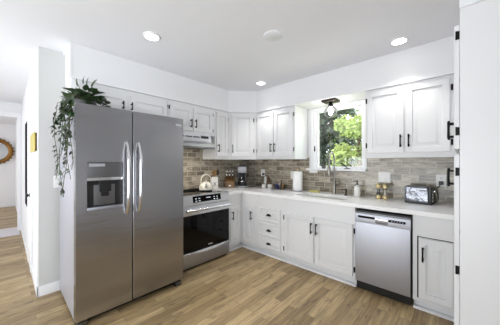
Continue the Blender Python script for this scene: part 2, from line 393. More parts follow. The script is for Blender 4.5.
def cabinet(name, label, loc, rot, w, d, h, doors=(), drawers=(), toe=None, panels=(), group=None, carc=None, x_off=0):
    """front plane is local y=0, body behind it; z measured from loc. doors: (x0,x1,z0,z1,handle_x,hz0,hz1,hinge_x)"""
    t = thing(name, label, 'cabinet', loc, rot, group)
    b = nb()
    if carc: carc(b)
    else: box(b, x_off, w, 0, d, toe[1] if toe else 0, h, .002)
    obj('carcass', b, 'cab', t)
    if toe:
        b = nb(); box(b, x_off, w, .065, d, 0, toe[1]); obj('toe_kick', b, 'cab', t)
        b = nb(); box(b, x_off, w, .018, .065, 0, .022, .005); obj('shoe_molding', b, 'trim', t)
    for (x0, x1, z0, z1, hx, h0, h1, gx) in doors:
        dr = obj('door', door_mesh(x0, x1, z0, z1, -.001), 'cab', t)
        if hx is not None: pull(dr, hx, h0, h1, -.021)
        if gx is not None:
            for z in (z0+(z1-z0)*.13, z1-(z1-z0)*.13): hinge(dr, gx, z, -.001 if not x0 < gx < x1 else -.021, min(.028, (z1-z0)*.07))
    for (x0, x1, z0, z1) in drawers:
        dr = obj('drawer', door_mesh(x0, x1, z0, z1, -.001, fr=.018), 'cab', t); cup_pull(dr, (x0+x1)/2, (z0+z1)/2, -.020)
    for (x0, x1, z0, z1) in panels:
        obj('false_drawer_front', box(nb(), x0, x1, -.006, -.001, z0, z1, .002), 'cab', t)
    return t
UB = 1.402; UH = SZ-UB-.002
# wall cabinets on the range wall (front +x): local x = world y
ry = PI/2
cabinet('wall_cabinet', 'short white two-door wall cabinet above the refrigerator', (.33, -2.72, 1.86), ry, 1.0, .325, SZ-1.862,
        [(.02, .505, .02, .255, .455, .085, .175, None), (.535, .985, .02, .255, .545, .085, .175, .992)])
cabinet('wall_cabinet', 'short white two-door wall cabinet above the range hood', (.33, -1.715, 1.755), ry, .765, .325, SZ-1.757,
        [(.022, .357, .04, .365, .322, .085, .205, .012), (.37, .715, .04, .365, .398, .085, .205, .728)])
cabinet('wall_cabinet', 'tall narrow single-door white wall cabinet right of the range hood', (.33, -.946, UB), ry, .27, .325, UH,
        [(.022, .252, .052, .735, .042, .11, .235, .262)])
def diag(b):
    s = math.sqrt(.5)
    # world polygon converted to the rotated local frame
    P = [(.335-.33-.005, -.672+.672), (.645-.33, -.335+.672), (.645-.33, .045+.672), (-.325, .045+.672), (-.325, 0)]
    a = DA; prism(b, [(x*math.cos(a)+y*math.sin(a), -x*math.sin(a)+y*math.cos(a)) for x, y in P], 0, UH)
DA = math.atan2(.337, .315); DW = math.hypot(.315, .337)
cabinet('wall_cabinet', 'white diagonal corner wall cabinet above the coffee maker', (.33, -.672, UB), DA, DW, .3, UH,
        [(.055, DW-.055, .052, .735, .075, .11, .24, DW-.04)], carc=diag)
cabinet('wall_cabinet', 'white two-door wall cabinet between the corner and the window', (.649, -.33, UB), 0, .728, .375, UH,
        [(.022, .352, .052, .735, .322, .11, .245, .010), (.364, .700, .052, .735, .392, .11, .245, .714)])
cabinet('wall_cabinet', 'white two-door wall cabinet above the toaster', (2.319, -.33, UB), 0, .795, .375, UH,
        [(.022, .375, .052, .742, .347, .11, .24, .010), (.39, .735, .052, .742, .418, .11, .24, .748)])
# base cabinets
BH = .872
cabinet('base_cabinet', 'narrow white base cabinet beside the range', (.58, -.945, 0), ry, .345, .57, BH,
        [(.085, .275, .135, .665, .108, .49, .615, None)], toe=(.05, .09))
cabinet('base_cabinet', 'white corner base cabinet under the coffee maker counter', (.012, -.598, 0), 0, .868, .64, BH,
        [(.603, .812, .13, .675, .79, .485, .615, None)], toe=(.05, .09))
cabinet('base_cabinet', 'white base cabinet with three small drawers', (.882, -.598, 0), 0, .476, .64, BH,
        drawers=[(.045, .445, .508, .70), (.045, .445, .293, .478), (.045, .445, .123, .272)], toe=(.05, .09))
def sinkcarc(b):
    box(b, 0, .933, 0, .02, .09, BH, .002); box(b, 0, .018, .02, .64, .09, BH); box(b, .915, .933, .02, .64, .09, BH)
    box(b, .018, .915, .02, .64, .09, .11); box(b, .018, .915, .63, .64, .11, BH)
cabinet('base_cabinet', 'white two-door sink base cabinet under the window', (1.36, -.598, 0), 0, .933, .64, BH,
        [(.03, .455, .12, .685, .432, .485, .62, .013), (.468, .912, .12, .685, .500, .485, .62, .924)], toe=(.05, .09), carc=sinkcarc)
t = cabinet('base_cabinet', 'white single-door base cabinet right of the dishwasher', (2.80, -.598, 0), 0, .298, .64, BH,
        [(.045, .282, .125, .672, .078, .468, .598, None)], toe=(.05, .09), panels=[(.003, .29, .695, .862)])
b = nb(); box(b, .033, .043, -.0035, -.001, .12, .682); box(b, .033, .282, -.0035, -.001, .674, .680); obj('door_gap_shade', b, 'blackpl', t)  # black strips standing in for the shadow along the door edge

# worktop, one L-shaped slab with the sink cut-out
t = thing('countertop', 'white quartz L-shaped worktop with a square edge', 'countertop', (0, 0, .874))
SK = (1.47, 2.13, -.50, -.13)
obj('slab', prism(nb(), [(.012, TY-.002), (.012, -.945), (.615, -.945), (.615, -.633), (3.094, -.633), (3.094, TY-.002)], 0, .040,
    [[(SK[0], SK[2]), (SK[1], SK[2]), (SK[1], SK[3]), (SK[0], SK[3])]]), 'counter', t)
t = thing('sink', 'white undermount kitchen sink below the window', 'sink', (1.80, -.315, .65))
b = nb(); x0, x1, y0, y1 = SK[0]-1.80-.006, SK[1]-1.80+.006, SK[2]+.315-.006, SK[3]+.315+.006
prism(b, [(x0-.02, y0-.02), (x1+.02, y0-.02), (x1+.02, y1+.02), (x0-.02, y1+.02)], .01, .2235, [[(x0, y0), (x1, y0), (x1, y1), (x0, y1)]])
box(b, x0-.02, x1+.02, y0-.02, y1+.02, 0, .01); obj('basin', b, 'ceramic', t)
obj('drain', lathe(nb(), [(0, .0105), (.045, .0105), (.045, .014), (.03, .014), (.028, .012), (0, .012)]), 'chrome', t)

# tall pantry cabinet (front faces -x)
t = thing('pantry_cabinet', 'tall white pantry cabinet with plain flat side panel', 'cabinet', (3.120, -1.51, 0), -PI/2)
# local x -> world -y, local y -> world +x ; near edge at local x=0, run to -x
b = nb(); box(b, -1.55, 0, 0, .62, .09, SZ-.002, .002); box(b, -.9, 0, .05, .62, 0, .09); obj('carcass', b, 'cab', t)
for z0, z1, hz in ((1.425, 2.09, (1.512, 1.637)), (.12, 1.391, (1.187, 1.312))):
    for xa, xb, hx, near in ((-.452, -.004, -.425, True), (-.91, -.458, -.485, False)):
        d = obj('door', door_mesh(xa, xb, z0, z1, -.0015, .022), 'cab', t); pull(d, hx, hz[0], hz[1], -.0235)
        for hzz in ((2.035, 1.520) if z0 > 1 else (1.302, .773, .25)):
            bm = nb(); x = -.003 if near else -.911
            box(bm, x-.004, x+.005 if near else x+.002, -.014, -.0005, hzz-.0215, hzz+.0215, .001)
            tube(bm, [(x+.004, -.013, hzz-.0225), (x+.004, -.013, hzz+.0225)], .0045, 8); obj('hinge', bm, 'black', d)

# ------------------------------------------------------------------ refrigerator
t = thing('refrigerator', 'large stainless side-by-side refrigerator with door dispenser', 'refrigerator', (0, -2.30, 0))
FW = .48
b = nb(); box(b, .06, .79, -.475, .475, .045, 1.815, .006); obj('case', b, 'case', t)
b = nb(); box(b, .70, .80, -.47, .47, .012, .065, .004)
for k in range(5): box(b, .80, .803, -.42, .42, .018+k*.009, .022+k*.009)
obj('grille', b, 'blackpl', t)
for y in (-.43, .43):
    b = nb(); box(b, .74, .86, y-.035, y+.035, 0, .045, .008); obj('foot', b, 'steeld', t)
for y in (-.40, .40):
    b = nb(); box(b, .66, .84, y-.045, y+.045, 1.815, 1.835, .006); obj('hinge_cover', b, 'case', t)
def slabdoor(y0, y1, holes=None):
    b = nb()
    if not holes: box(b, .797, .877, y0, y1, .07, 1.832, .010, 3)
    else:
        hy0, hy1, hz0, hz1 = holes
        box(b, .797, .830, y0, y1, .07, 1.832, .004)
        # front skin around the dispenser recess
        s = nb()
        P = [(y0, .07), (y1, .07), (y1, 1.832), (y0, 1.832)]
        prism(s, P, 0, .047, [[(hy0, hz0), (hy1, hz0), (hy1, hz1), (hy0, hz1)]])
        join(b, s, Matrix(((0, 0, 1, .83), (1, 0, 0, 0), (0, 1, 0, 0), (0, 0, 0, 1))))
    return b
DZ = (-.405, -.134, .955, 1.355)
fd = obj('freezer_door', slabdoor(-.480, -.057, DZ), 'steelf', t)
rd = obj('fridge_door', slabdoor(-.047, .480), 'steelf', t)
# dispenser
b = nb(); y0, y1, z0, z1 = DZ
box(b, .832, .872, y0+.002, y1-.002, 1.218, z1-.002, .003); obj('dispenser_panel', b, 'steeld', fd)
b = nb(); box(b, .872, .8735, y0+.015, y0+.13, 1.318, 1.342); obj('dispenser_display', b, 'case', fd)
b = nb(); box(b, .832, .879, y0, y1, 1.198, 1.224, .003); obj('dispenser_lip', b, 'chrome', fd)
b = nb(); box(b, .831, .836, y0+.002, y1-.002, z0+.002, 1.2); obj('dispenser_recess', b, 'blackpl', fd)
b = nb(); box(b, .836, .842, y0+.055, y1-.055, z0+.03, 1.16, .002); obj('dispenser_backplate', b, 'steeld', fd)
b = nb(); box(b, .842, .866, y0+.09, y1-.09, 1.10, 1.199, .006); box(b, .842, .852, y0+.105, y1-.105, 1.06, 1.10, .004); obj('dispenser_spout', b, 'blackpl', fd)
b = nb(); box(b, .832, .884, y0, y1, z0-.004, z0+.022, .004); obj('drip_tray', b, 'steel', fd)
for d, y in ((fd, -.105), (rd, .000)):
    b = nb(); pts = []; rad = []
    for i in range(17):
        s = i/16; z = .885+s*.65
        pts.append((.877+.055*min(1, 6*s*(1-s))**.8+.004, y, z)); rad.append(.0135)
    tube(b, pts, .0135, 12, radii=rad); obj('handle', b, 'chrome', d)
b = nb(); box(b, .877, .8785, .385, .452, 1.745, 1.768, .0005); obj('badge', b, 'case', rd)

# ------------------------------------------------------------------ range
t = thing('range', 'stainless slide-in range with black glass oven door', 'stove', (0, -1.328, 0))
HW = .374
b = nb(); box(b, .02, .628, -HW, HW, .05, .905, .002); obj('body', b, 'steeld', t)
for x in (.08, .58):
    for y in (-.33, .33): obj('foot', lathe(nb(), [(.0, 0), (.02, 0), (.018, .05), (0, .05)], (x, y, 0), 12), 'blackpl', t)
b = nb(); box(b, .10, .650, -.378, .378, .906, .924, .004); ck = obj('cooktop', b, 'blackglass', t)
for x, y, r in ((.24, -.19, .09), (.24, .18, .075), (.48, -.19, .075), (.48, .18, .1)):
    b = nb(); lathe(b, [(r-.002, .9243), (r, .9243), (r, .9247), (r-.002, .9247), (r-.002, .9243)], (x, y, 0), 32); obj('burner_ring', b, 'steeld', ck)
b = nb(); box(b, .022, .098, -.378, .378, .906, .945, .006); obj('rear_vent', b, 'blackpl', t)
# slanted control panel
def slant(b, y0, y1, top, bot, th):
    p0, p1 = Vector(top), Vector(bot); n = Vector((p1.y-p0.y, -(p1.x-p0.x)))
    n = Vector((abs(p0.y-p1.y), abs(p1.x-p0.x))).normalized()*th
    q = [p0, p1, p1+n, p0+n]
    lo = [b.verts.new((v.x, y0, v.y)) for v in q]; hi = [b.verts.new((v.x, y1, v.y)) for v in q]
    b.faces.new(lo); b.faces.new(hi[::-1])
    for k in range(4): b.faces.new((lo[k], lo[(k+1) % 4], hi[(k+1) % 4], hi[k]))
    return b
b = nb(); poly = [(.628, .812), (.672, .812), (.676, .822), (.655, .935), (.640, .941), (.628, .926)]
lo = [b.verts.new((x, -.378, z)) for x, z in poly]; hi = [b.verts.new((x, .378, z)) for x, z in poly]
b.faces.new(lo); b.faces.new(hi[::-1])
for k in range(6): b.faces.new((lo[k], lo[(k+1) % 6], hi[(k+1) % 6], hi[k]))
cp = obj('control_panel', b, 'steelr', t)
obj('display', slant(nb(), -.235, .215, (.6575, .922), (.672, .843), .002), 'blackglass', cp)
for i, (ya, yb, za) in enumerate([(-.20, -.175, .895), (-.20, -.175, .865), (-.15, -.125, .895), (-.15, -.125, .865), (-.03, .04, .895), (.09, .11, .895), (.09, .11, .865), (.14, .16, .895), (.14, .16, .865)]):
    obj('key_legend', slant(nb(), ya, yb, (.6595+(.922-za)*.183, za), (.6595+(.922-za+.012)*.183, za-.010), .001), 'lcd', cp)
b = nb(); box(b, .629, .668, -.376, .376, .690, .806, .004); od = None
od = obj('oven_door', b, 'steelr', t)
b = nb(); box(b, .629, .660, -.376, .376, .235, .689, .003); obj('oven_glass', b, 'blackglass', od)
b = nb(); tube(b, [(.712, y, .757-.0*abs(y)) for y in (-.355, -.2, 0, .2, .355)], .019, 12); 
for y in (-.335, .335): tube(b, [(.665, y, .757), (.712, y, .757)], .012, 10)
obj('handle', b, 'chrome', od)
b = nb(); box(b, .660, .6608, .01, .075, .262, .270); obj('badge', b, 'whitelabel', od)
b = nb(); box(b, .629, .664, -.376, .376, .045, .212, .004); dw = obj('drawer', b, 'steel', t)
b = nb(); n = 20; prev = None; rings = []
for i in range(n+1):
    y = -.376+.752*i/n; s = 1-(y/.376)**2
    z = .226-.030*s; x = .672+.010*s
    rings.append([b.verts.new(p) for p in ((.66, y, .234), (x, y, .232), (x+.006, y, z+.004), (x, y, z-.006), (.66, y, z-.004))])
for a, c in zip(rings, rings[1:]):
    for k in range(5): b.faces.new((a[k], a[(k+1) % 5], c[(k+1) % 5], c[k]))
b.faces.new(rings[0]); b.faces.new(rings[-1][::-1]); obj('handle', b, 'chrome', dw)
b = nb(); box(b, .56, .60, -.37, .37, .0, .049); obj('kick_plate', b, 'blackpl', t)

# range hood
t = thing('range_hood', 'stainless under-cabinet range hood above the stove', 'range hood', (0, -1.332, 1.545))
def sideprof(b, prof, y0, y1):
    lo = [b.verts.new((x, y0, z)) for x, z in prof]; hi = [b.verts.new((x, y1, z)) for x, z in prof]
    b.faces.new(lo); b.faces.new(hi[::-1]); n = len(prof)
    for k in range(n): b.faces.new((lo[k], lo[(k+1) % n], hi[(k+1) % n], hi[k]))
    return b
hd = obj('shell', sideprof(nb(), [(.012, .03), (.47, .03), (.50, .02), (.505, .062), (.43, .105), (.40, .207), (.012, .207)], -.378, .245), 'steelr', t)
b = nb()
for ya, yb in ((-.30, -.20), (-.18, -.08), (-.06, .04)):
    for k in range(2): slant(b, ya, yb, (.412-.0, .170-k*.02), (.416, .158-k*.02), .004)
obj('vent_slots', b, 'blackpl', t)
obj('control_plate', slant(nb(), .07, .20, (.407, .185), (.416, .15), .004), 'blackpl', t)
obj('filter_underside', box(nb(), .04, .47, -.36, .23, .012, .03, .004), 'steeld', t)
obj('front_lip', box(nb(), .44, .508, -.379, .246, 0, .026, .004), 'steeld', t)

hl = obj('hood_lamp', box(nb(), .30, .42, -.30, -.18, .006, .012), mat('hood_lamp_lens', srgb(255, 250, 240), .4, emit=srgb(255, 246, 232), es=80), t)
# dishwasher
t = thing('dishwasher', 'stainless dishwasher with dark control strips under the worktop', 'dishwasher', (2.545, -.60, 0))
obj('tub', box(nb(), -.243, .243, .002, .60, .10, .845), 'blackpl', t)
M['steelw'] = mat('stainless_dishwasher', srgb(178, 180, 188), .45, 1, noise=.05, nscale=4, stretch=(60, 1, 1), bump=.012)
dd = obj('door', box(nb(), -.243, .240, -.024, .0, .105, .725, .002), 'steelw', t)
b = nb(); box(b, -.246, .244, -.030, .0, .727, .818, .004); cpn = obj('control_panel', b, 'steelw', t)
obj('top_edge', box(nb(), -.246, .244, -.022, .0, .819, .832, .002), 'steeld', t)
obj('display', box(nb(), -.215, -.055, -.0318, -.0295, .775, .798), 'blackglass', cpn)
obj('display', box(nb(), .065, .205, -.0318, -.0295, .772, .795), 'blackglass', cpn)
for k in range(5): obj('key_legend', box(nb(), .09+k*.022, .098+k*.022, -.0322, -.0317, .782, .786), 'lcd', cpn)
obj('handle_pocket', box(nb(), -.05, .06, -.0312, -.028, .738, .782, .001), 'steeld', cpn)
obj('handle', box(nb(), -.05, .06, -.037, -.029, .768, .786, .003), 'chrome', cpn)
obj('kick_plate', box(nb(), -.243, .243, .02, .05, .012, .10), 'blackpl', t)
for x in (-.2, .2): obj('foot', lathe(nb(), [(0, 0), (.015, 0), (.015, .1), (0, .1)], (x, .12, 0), 10), 'blackpl', t)
# ------------------------------------------------------------------ faucet and sink things
CT = .914
t = thing('faucet', 'tall brushed nickel gooseneck faucet behind the sink', 'faucet', (1.845, -.065, CT))
b = nb(); lathe(b, [(0, 0), (.03, 0), (.03, .006), (.022, .012), (.021, .19), (.016, .20), (0, .20)]); obj('body', b, 'nickel', t)
pts = [(0, 0, .20)]+[(0, 0, .30), (0, 0, .42)]
for i in range(1, 12):
    a = PI*i/12; pts.append((0, -.085+.085*math.cos(a), .455+.085*math.sin(a)*1.35))
pts += [(0, -.17, .44), (0, -.172, .38)]
obj('spout', tube(nb(), pts, .0115, 12), 'nickel', t)
b = nb(); tube(b, [(0, -.172, .395), (0, -.173, .36), (0, -.174, .28), (0, -.174, .265)], .018, 12, radii=[.016, .020, .023, .019]); obj('spray_head', b, 'nickel', t)
b = nb(); tube(b, [(0, -.015, .275), (0, -.09, .285), (0, -.15, .29)], .006, 8); lathe(b, [(.0185, .276), (.023, .28), (.023, .295), (.0185, .30)], (0, -.172, 0), 16); tube(b, [(0, -.005, .20), (0, -.005, .28)], .012, 8); obj('docking_arm', b, 'nickel', t)
b = nb(); tube(b, [(.015, 0, .13), (.05, -.004, .135)], .013, 10); tube(b, [(.05, -.004, .135), (.075, -.03, .15), (.09, -.07, .165)], .007, 8); obj('lever', b, 'nickel', t)
t = thing('soap_dispenser', 'small dark soap dispenser pump set into the worktop', 'soap dispenser', (2.005, -.075, CT))
b = nb(); lathe(b, [(0, 0), (.024, 0), (.022, .008), (.011, .015), (.010, .06), (.014, .066), (.014, .085), (0, .09)]); obj('body', b, 'bronze', t)
obj('nozzle', tube(nb(), [(0, 0, .078), (-.03, -.03, .082), (-.05, -.05, .070)], .006, 8), 'bronze', t)
t = thing('soap_bottle', 'white soap bottle with black pump beside the sink', 'bottle', (2.15, -.085, CT))
b = nb(); lathe(b, [(0, 0), (.036, 0), (.039, .006), (.039, .115), (.034, .130), (.016, .14), (.014, .15), (0, .15)]); obj('bottle', b, 'ceramic', t)
b = nb(); lathe(b, [(0, .15), (.017, .15), (.017, .168), (.006, .17), (.006, .19), (.012, .192), (.012, .205), (0, .207)]); tube(b, [(0, 0, .198), (-.03, -.02, .198), (-.042, -.028, .188)], .005, 8); obj('pump', b, 'blackpl', t)
t = obj('sponge', box(nb(), -.075, .075, -.03, .03, 0, .022, .006), 'sponge', label='flat yellow sponge lying on the worktop left of the faucet', category='sponge'); t.location = (1.54, -.06, CT); t.rotation_euler = (0, 0, .05)

# outlets and switch plates
def plate(name, label, cat, x, z, w, h, kind, loc_y=TY, rot=0, loc=None):
    t = thing(name, label, cat, loc or (x, loc_y, z), rot)
    obj('cover_plate', box(nb(), -w/2, w/2, -.006, 0, -h/2, h/2, .003), 'plastic', t)
    if kind == 'outlet':
        for dz in (-.022, .022):
            s = obj('socket', lathe(nb(), [(0, -.0075), (.017, -.0075), (.017, -.005), (0, -.005)], (0, 0, dz), 16, 'Y'), 'plastic', t)
            b = nb(); box(b, -.008, -.005, -.0082, -.0074, dz-.002, dz+.009); box(b, .005, .008, -.0082, -.0074, dz-.002, dz+.009); lathe(b, [(0, -.0082), (.003, -.0082), (.003, -.0074), (0, -.0074)], (0, 0, dz-.009), 8, 'Y'); obj('slots', b, 'blackpl', s)
    elif kind == 'outlet_wide':
        for dx in (-.022, .022): obj('socket', box(nb(), dx-.016, dx+.016, -.0075, -.005, -.016, .016, .002), 'plastic', t)
    else:
        n = kind
        for k in range(n):
            x0 = (k-(n-1)/2)*.046
            obj('switch', box(nb(), x0-.016, x0+.016, -.010, -.005, -.033, .033, .002), 'plastic', t)
    return t
plate('wall_outlet', 'white wall outlet on the tile beside the coffee maker', 'outlet', .475, 1.165, .085, .125, 'outlet')
plate('light_switch', 'white switch plate on the tile behind the paper towels', 'switch', 1.105, 1.145, .08, .125, 1)
plate('light_switch', 'wide three-gang white switch plate right of the window', 'switch', 2.430, 1.168, .135, .13, 3)
plate('wall_outlet', 'white wall outlet with a black plug behind the toaster', 'outlet', 2.972, 1.158, .085, .13, 'outlet')
plate('wall_outlet', 'horizontal white outlet plate tucked under the window sill', 'outlet', 1.475, 1.213, .13, .042, 'outlet_wide')
plate('wall_outlet', 'white wall outlet half hidden by the trailing plant', 'outlet', 0, 0, .08, .125, 'outlet', rot=PI/2, loc=(0, -2.775, 1.15))

# ------------------------------------------------------------------ small things on the worktop
t = thing('kettle', 'ivory enamel kettle on the black cooktop', 'kettle', (.29, -1.085, .9252))
b = nb(); lathe(b, [(0, 0), (.090, 0), (.103, .012), (.105, .035), (.098, .075), (.078, .108), (.05, .124), (.045, .127), (0, .127)]); obj('body', b, 'ivory', t)
b = nb(); lathe(b, [(.045, .127), (.043, .133), (.02, .138), (0, .139)], seg=24); lathe(b, [(.0, .137), (.008, .138), (.007, .148), (.015, .158), (.012, .168), (0, .171)], seg=14); ld = obj('lid', b, 'ivory', t)
obj('base_band', lathe(nb(), [(.0905, 0), (.1045, .012), (.1045, .016), (.0, .016)], seg=28), 'blackpl', t)
b = nb(); hp = [(.0, -.085, .095), (0, -.092, .15), (0, -.082, .20), (0, -.05, .235), (0, 0, .245), (0, .05, .235), (0, .082, .20), (0, .092, .15), (0, .085, .095)]
tube(b, hp, .008, 10, radii=[.008, .007, .008, .012, .013, .012, .008, .007, .008]); obj('handle', b, 'ivory', t)
b = nb(); tube(b, [(.07, -.05, .06), (.105, -.075, .095), (.125, -.09, .125)], .015, 12, radii=[.024, .016, .012]); obj('spout', b, 'ivory', t)
t = thing('utensil_crock', 'white square utensil crock with a dark printed mark', 'crock', (.150, -.800, CT), .75)
b = nb(); q = .052
prism(b, [(-q, -q), (q, -q), (q, q), (-q, q)], .008, .20, [[(-q+.006, -q+.006), (q-.006, -q+.006), (q-.006, q-.006), (-q+.006, q-.006)]]); box(b, -q, q, -q, q, 0, .008); ub = obj('body', b, 'ceramic', t)
b = nb(); tube(b, [(-.02, -q-.001, .12), (-.005, -q-.001, .10), (.012, -q-.001, .085), (.002, -q-.001, .07), (-.015, -q-.001, .06)], .004, 6, radii=[.002, .004, .006, .005, .002]); tube(b, [(.0, -q-.001, .09), (.028, -q-.001, .115)], .004, 6); tube(b, [(.0, -q-.001, .07), (.03, -q-.001, .062)], .003, 6)
obj('printed_mark', b, 'ink', ub)
cr = (.150, -.800)
for i, (dx, dy, lx, ly, kind, m, lab) in enumerate([
        (-.006, -.018, .0, -.036, 'spoon', 'wood', 'wooden spoon leaning outward in the utensil crock, nearest the kettle'),
        (.0, .006, -.006, .010, 'spoon', 'gold', 'brass-toned spoon standing upright in the utensil crock'),
        (.004, .020, .0, .038, 'spatula', 'blackpl', 'black spatula at the tall end of the utensil crock'),
        (.010, -.012, .018, -.004, 'spatula', 'wood', 'flat wooden turner in front inside the utensil crock')]):
    t = thing('wooden_spoon' if m == 'wood' and kind == 'spoon' else 'spoon' if kind == 'spoon' else 'spatula', lab, 'utensil', (cr[0]+dx, cr[1]+dy, CT+.010))
    tube(bm := nb(), [(0, 0, 0), (lx*.6, ly*.6, .17), (lx*.8, ly*.8, .22)], .005, 8); obj('handle', bm, m, t)
    b = nb(); top = Vector((lx*.8, ly*.8, .22))
    if kind == 'spoon': lathe(b, [(0, -.002), (.012, .01), (.021, .035), (.018, .058), (0, .07)], top, 14, sx=.5, sy=1)
    else: box(b, top.x-.004, top.x+.004, top.y-.024, top.y+.024, top.z-.002, top.z+.075+i*.004, .003)
    obj('head', b, m, t)
# knife block
t = thing('knife_block', 'light wooden knife block in the corner beside the crock', 'knife block', (.125, -.445, CT), .75)
b = nb(); lo = []; prof = [(-.075, 0), (.075, 0), (.075, .15), (.03, .185), (-.075, .105)]
L0 = [b.verts.new((-.085, y, z)) for y, z in prof]; H0 = [b.verts.new((.085, y, z)) for y, z in prof]
b.faces.new(L0); b.faces.new(H0[::-1])
for k in range(5): b.faces.new((L0[k], L0[(k+1) % 5], H0[(k+1) % 5], H0[k]))
obj('block', b, mat('amber_brown_wood', srgb(122, 88, 46), .4, noise=.3, nscale=9, stretch=(8, 8, 1)), t)
obj('label_plate', box(nb(), -.022, .022, -.0765, -.075, .022, .045), 'whitelabel', t)
kb = Matrix.Translation((.125, -.445, CT)) @ Matrix.Rotation(.75, 4, 'Z')
def knife(lab, p, ln):
    t = thing('kitchen_knife', lab, 'knife', kb @ Vector(p), .75, 'knives in the wooden block')
    d = Vector((0, -.55, .83))
    b = nb(); tube(b, [d*.0, d*ln*.5, d*ln], .009, 8, radii=[.007, .008, .0085]); obj('handle', b, 'blackpl', t)
    b = nb(); tube(b, [d*ln, d*(ln+.012), d*(ln+.022)], .011, 8, radii=[.011, .012, .008]); obj('end_cap', b, 'plastic', t)
    return t
for i in range(3):
    for j in range(2):
        knife('black-handled kitchen knife with white end cap in the wooden block', (-.05+i*.05, -.030+.055*j, .139+.042*j+.004), .085+.02*j)
# coffee maker
t = thing('coffee_maker', 'black and steel drip coffee maker in the worktop corner', 'coffee maker', (.268, -.285, CT), .78); t.scale = (1, 1, 1.06)
obj('base', box(nb(), -.078, .078, -.10, .10, 0, .028, .006), 'steeld', t)
obj('column', box(nb(), -.078, .078, .03, .10, .032, .24, .004), 'blackpl', t)
obj('head', box(nb(), -.078, .078, -.10, .10, .24, .345, .008), 'steeld', t)
obj('lid', box(nb(), -.070, .070, -.09, .09, .345, .36, .006), 'blackpl', t)
obj('brew_basket', lathe(nb(), [(0, .195), (.045, .195), (.06, .24), (0, .24)], (0, -.03, 0), 24), 'blackpl', t)
cf = obj('carafe', lathe(nb(), [(0, .033), (.055, .033), (.066, .05), (.066, .10), (.045, .155), (.042, .175), (0, .175)], (0, -.03, 0), 24), 'smoke', t)
obj('coffee', lathe(nb(), [(0, .0345), (.052, .0345), (.062, .05), (.062, .075), (0, .075)], (0, -.03, 0), 24), M['woodd'], cf)
obj('carafe_band', lathe(nb(), [(.0665, .098), (.068, .099), (.068, .106), (.0655, .107), (.0665, .098)], (0, -.03, 0), 24), 'chrome', cf)
obj('carafe_handle', tube(nb(), [(.035, -.075, .165), (.05, -.115, .16), (.05, -.12, .10), (.04, -.09, .06)], .008, 8), 'blackpl', cf)
obj('carafe_collar', lathe(nb(), [(.044, .16), (.047, .16), (.047, .178), (.044, .178), (.044, .16)], (0, -.03, 0), 24), 'blackpl', cf)
# cord of the coffee maker
cv = obj('power_cord', tube(nb(), [(.50, .040, 1.142), (.50, .012, 1.14), (.49, .02, 1.08), (.46, .03, 1.0), (.42, .02, .935), (.37, -.10, .920), (.335, -.175, .920)], .004, 6), 'blackpl', label='thin black cord running from the corner outlet to the coffee maker', category='cord')
# mills and jars
def mill(name, lab, x, y, prof, m, m2, knob):
    t = thing(name, lab, 'grinder' if 'mill' in name else 'jar', (x, y, CT)); obj('body', lathe(nb(), prof, seg=18), m, t)
    z = prof[-1][1]; obj('knob' if 'mill' in name else 'lid', lathe(nb(), [(r, z+dz) for r, dz in knob], seg=18), m2, t)
P1 = [(0, 0), (.028, 0), (.029, .02), (.020, .05), (.024, .09), (.020, .13), (.024, .15), (0, .15)]
K1 = [(0, 0), (.020, .001), (.026, .018), (.018, .034), (.006, .04), (.009, .05), (0, .055)]
mill('salt_mill', 'tall white salt mill in the group left of the bottle basket', .60, -.035, P1, 'ceramic', 'ceramic', K1)
mill('pepper_mill', 'tall dark wooden pepper mill beside the white salt mill', .665, -.035, P1, 'woodd', 'woodd', K1)
J1 = [(0, 0), (.032, 0), (.040, .018), (.040, .045), (.030, .062), (0, .062)]
K2 = [(0, 0), (.030, .0005), (.030, .010), (.02, .014), (0, .015)]
mill('spice_jar', 'small round white jar in front of the salt mill', .628, -.115, J1, 'ceramic', 'wood', K2)
mill('spice_jar', 'small round white jar standing closer to the bottle basket', .735, -.085, [(r*1.1, z*1.1) for r, z in J1], 'ceramic', 'woodd', [(r*1.1, z) for r, z in K2])
# wire basket with bottles
bx, by = .93, -.075
t = thing('wire_basket', 'dark wire basket holding small bottles left of the paper towels', 'basket', (bx, by, CT))
b = nb()
for z, k in ((.004, .95), (.035, 1), (.065, 1.05)):
    tube(b, [(.10*k*math.cos(a*PI/12), .058*k*math.sin(a*PI/12), z) for a in range(25)], .0028, 6, cap=False)
for a in range(16):
    c, s = math.cos(a*PI/8), math.sin(a*PI/8); tube(b, [(.095*c, .055*s, .004), (.105*c, .061*s, .065)], .002, 5)
obj('rim', b, 'black', t)
obj('base', lathe(nb(), [(0, .001), (.094, .001), (.094, .005), (0, .005)], seg=28, sy=.57), 'black', t)
for dx, dy, m, h, lab in ((-.065, .0, 'blue', .10, 'small blue bottle at the mill end of the wire basket'), (-.022, .018, 'plastic', .09, 'small pale bottle at the back of the wire basket'),
                          (-.010, -.025, 'purple', .085, 'short purple bottle at the front of the wire basket'), (.032, .012, 'blackpl', .135, 'tallest dark bottle with long neck in the wire basket'), (.066, -.004, 'amber', .10, 'amber oil bottle at the paper towel end of the wire basket')):
    t = thing('bottle', lab, 'bottle', (bx+dx, by+dy, CT+.0055)); r = .018
    obj('body', lathe(nb(), [(0, 0), (r, 0), (r, h*.55), (.007, h*.75), (.007, h), (0, h)], seg=14), m, t)
    obj('cap', lathe(nb(), [(0, h), (.009, h), (.009, h+.014), (0, h+.014)], seg=12), 'cork' if m != 'purple' else 'blackpl', t)
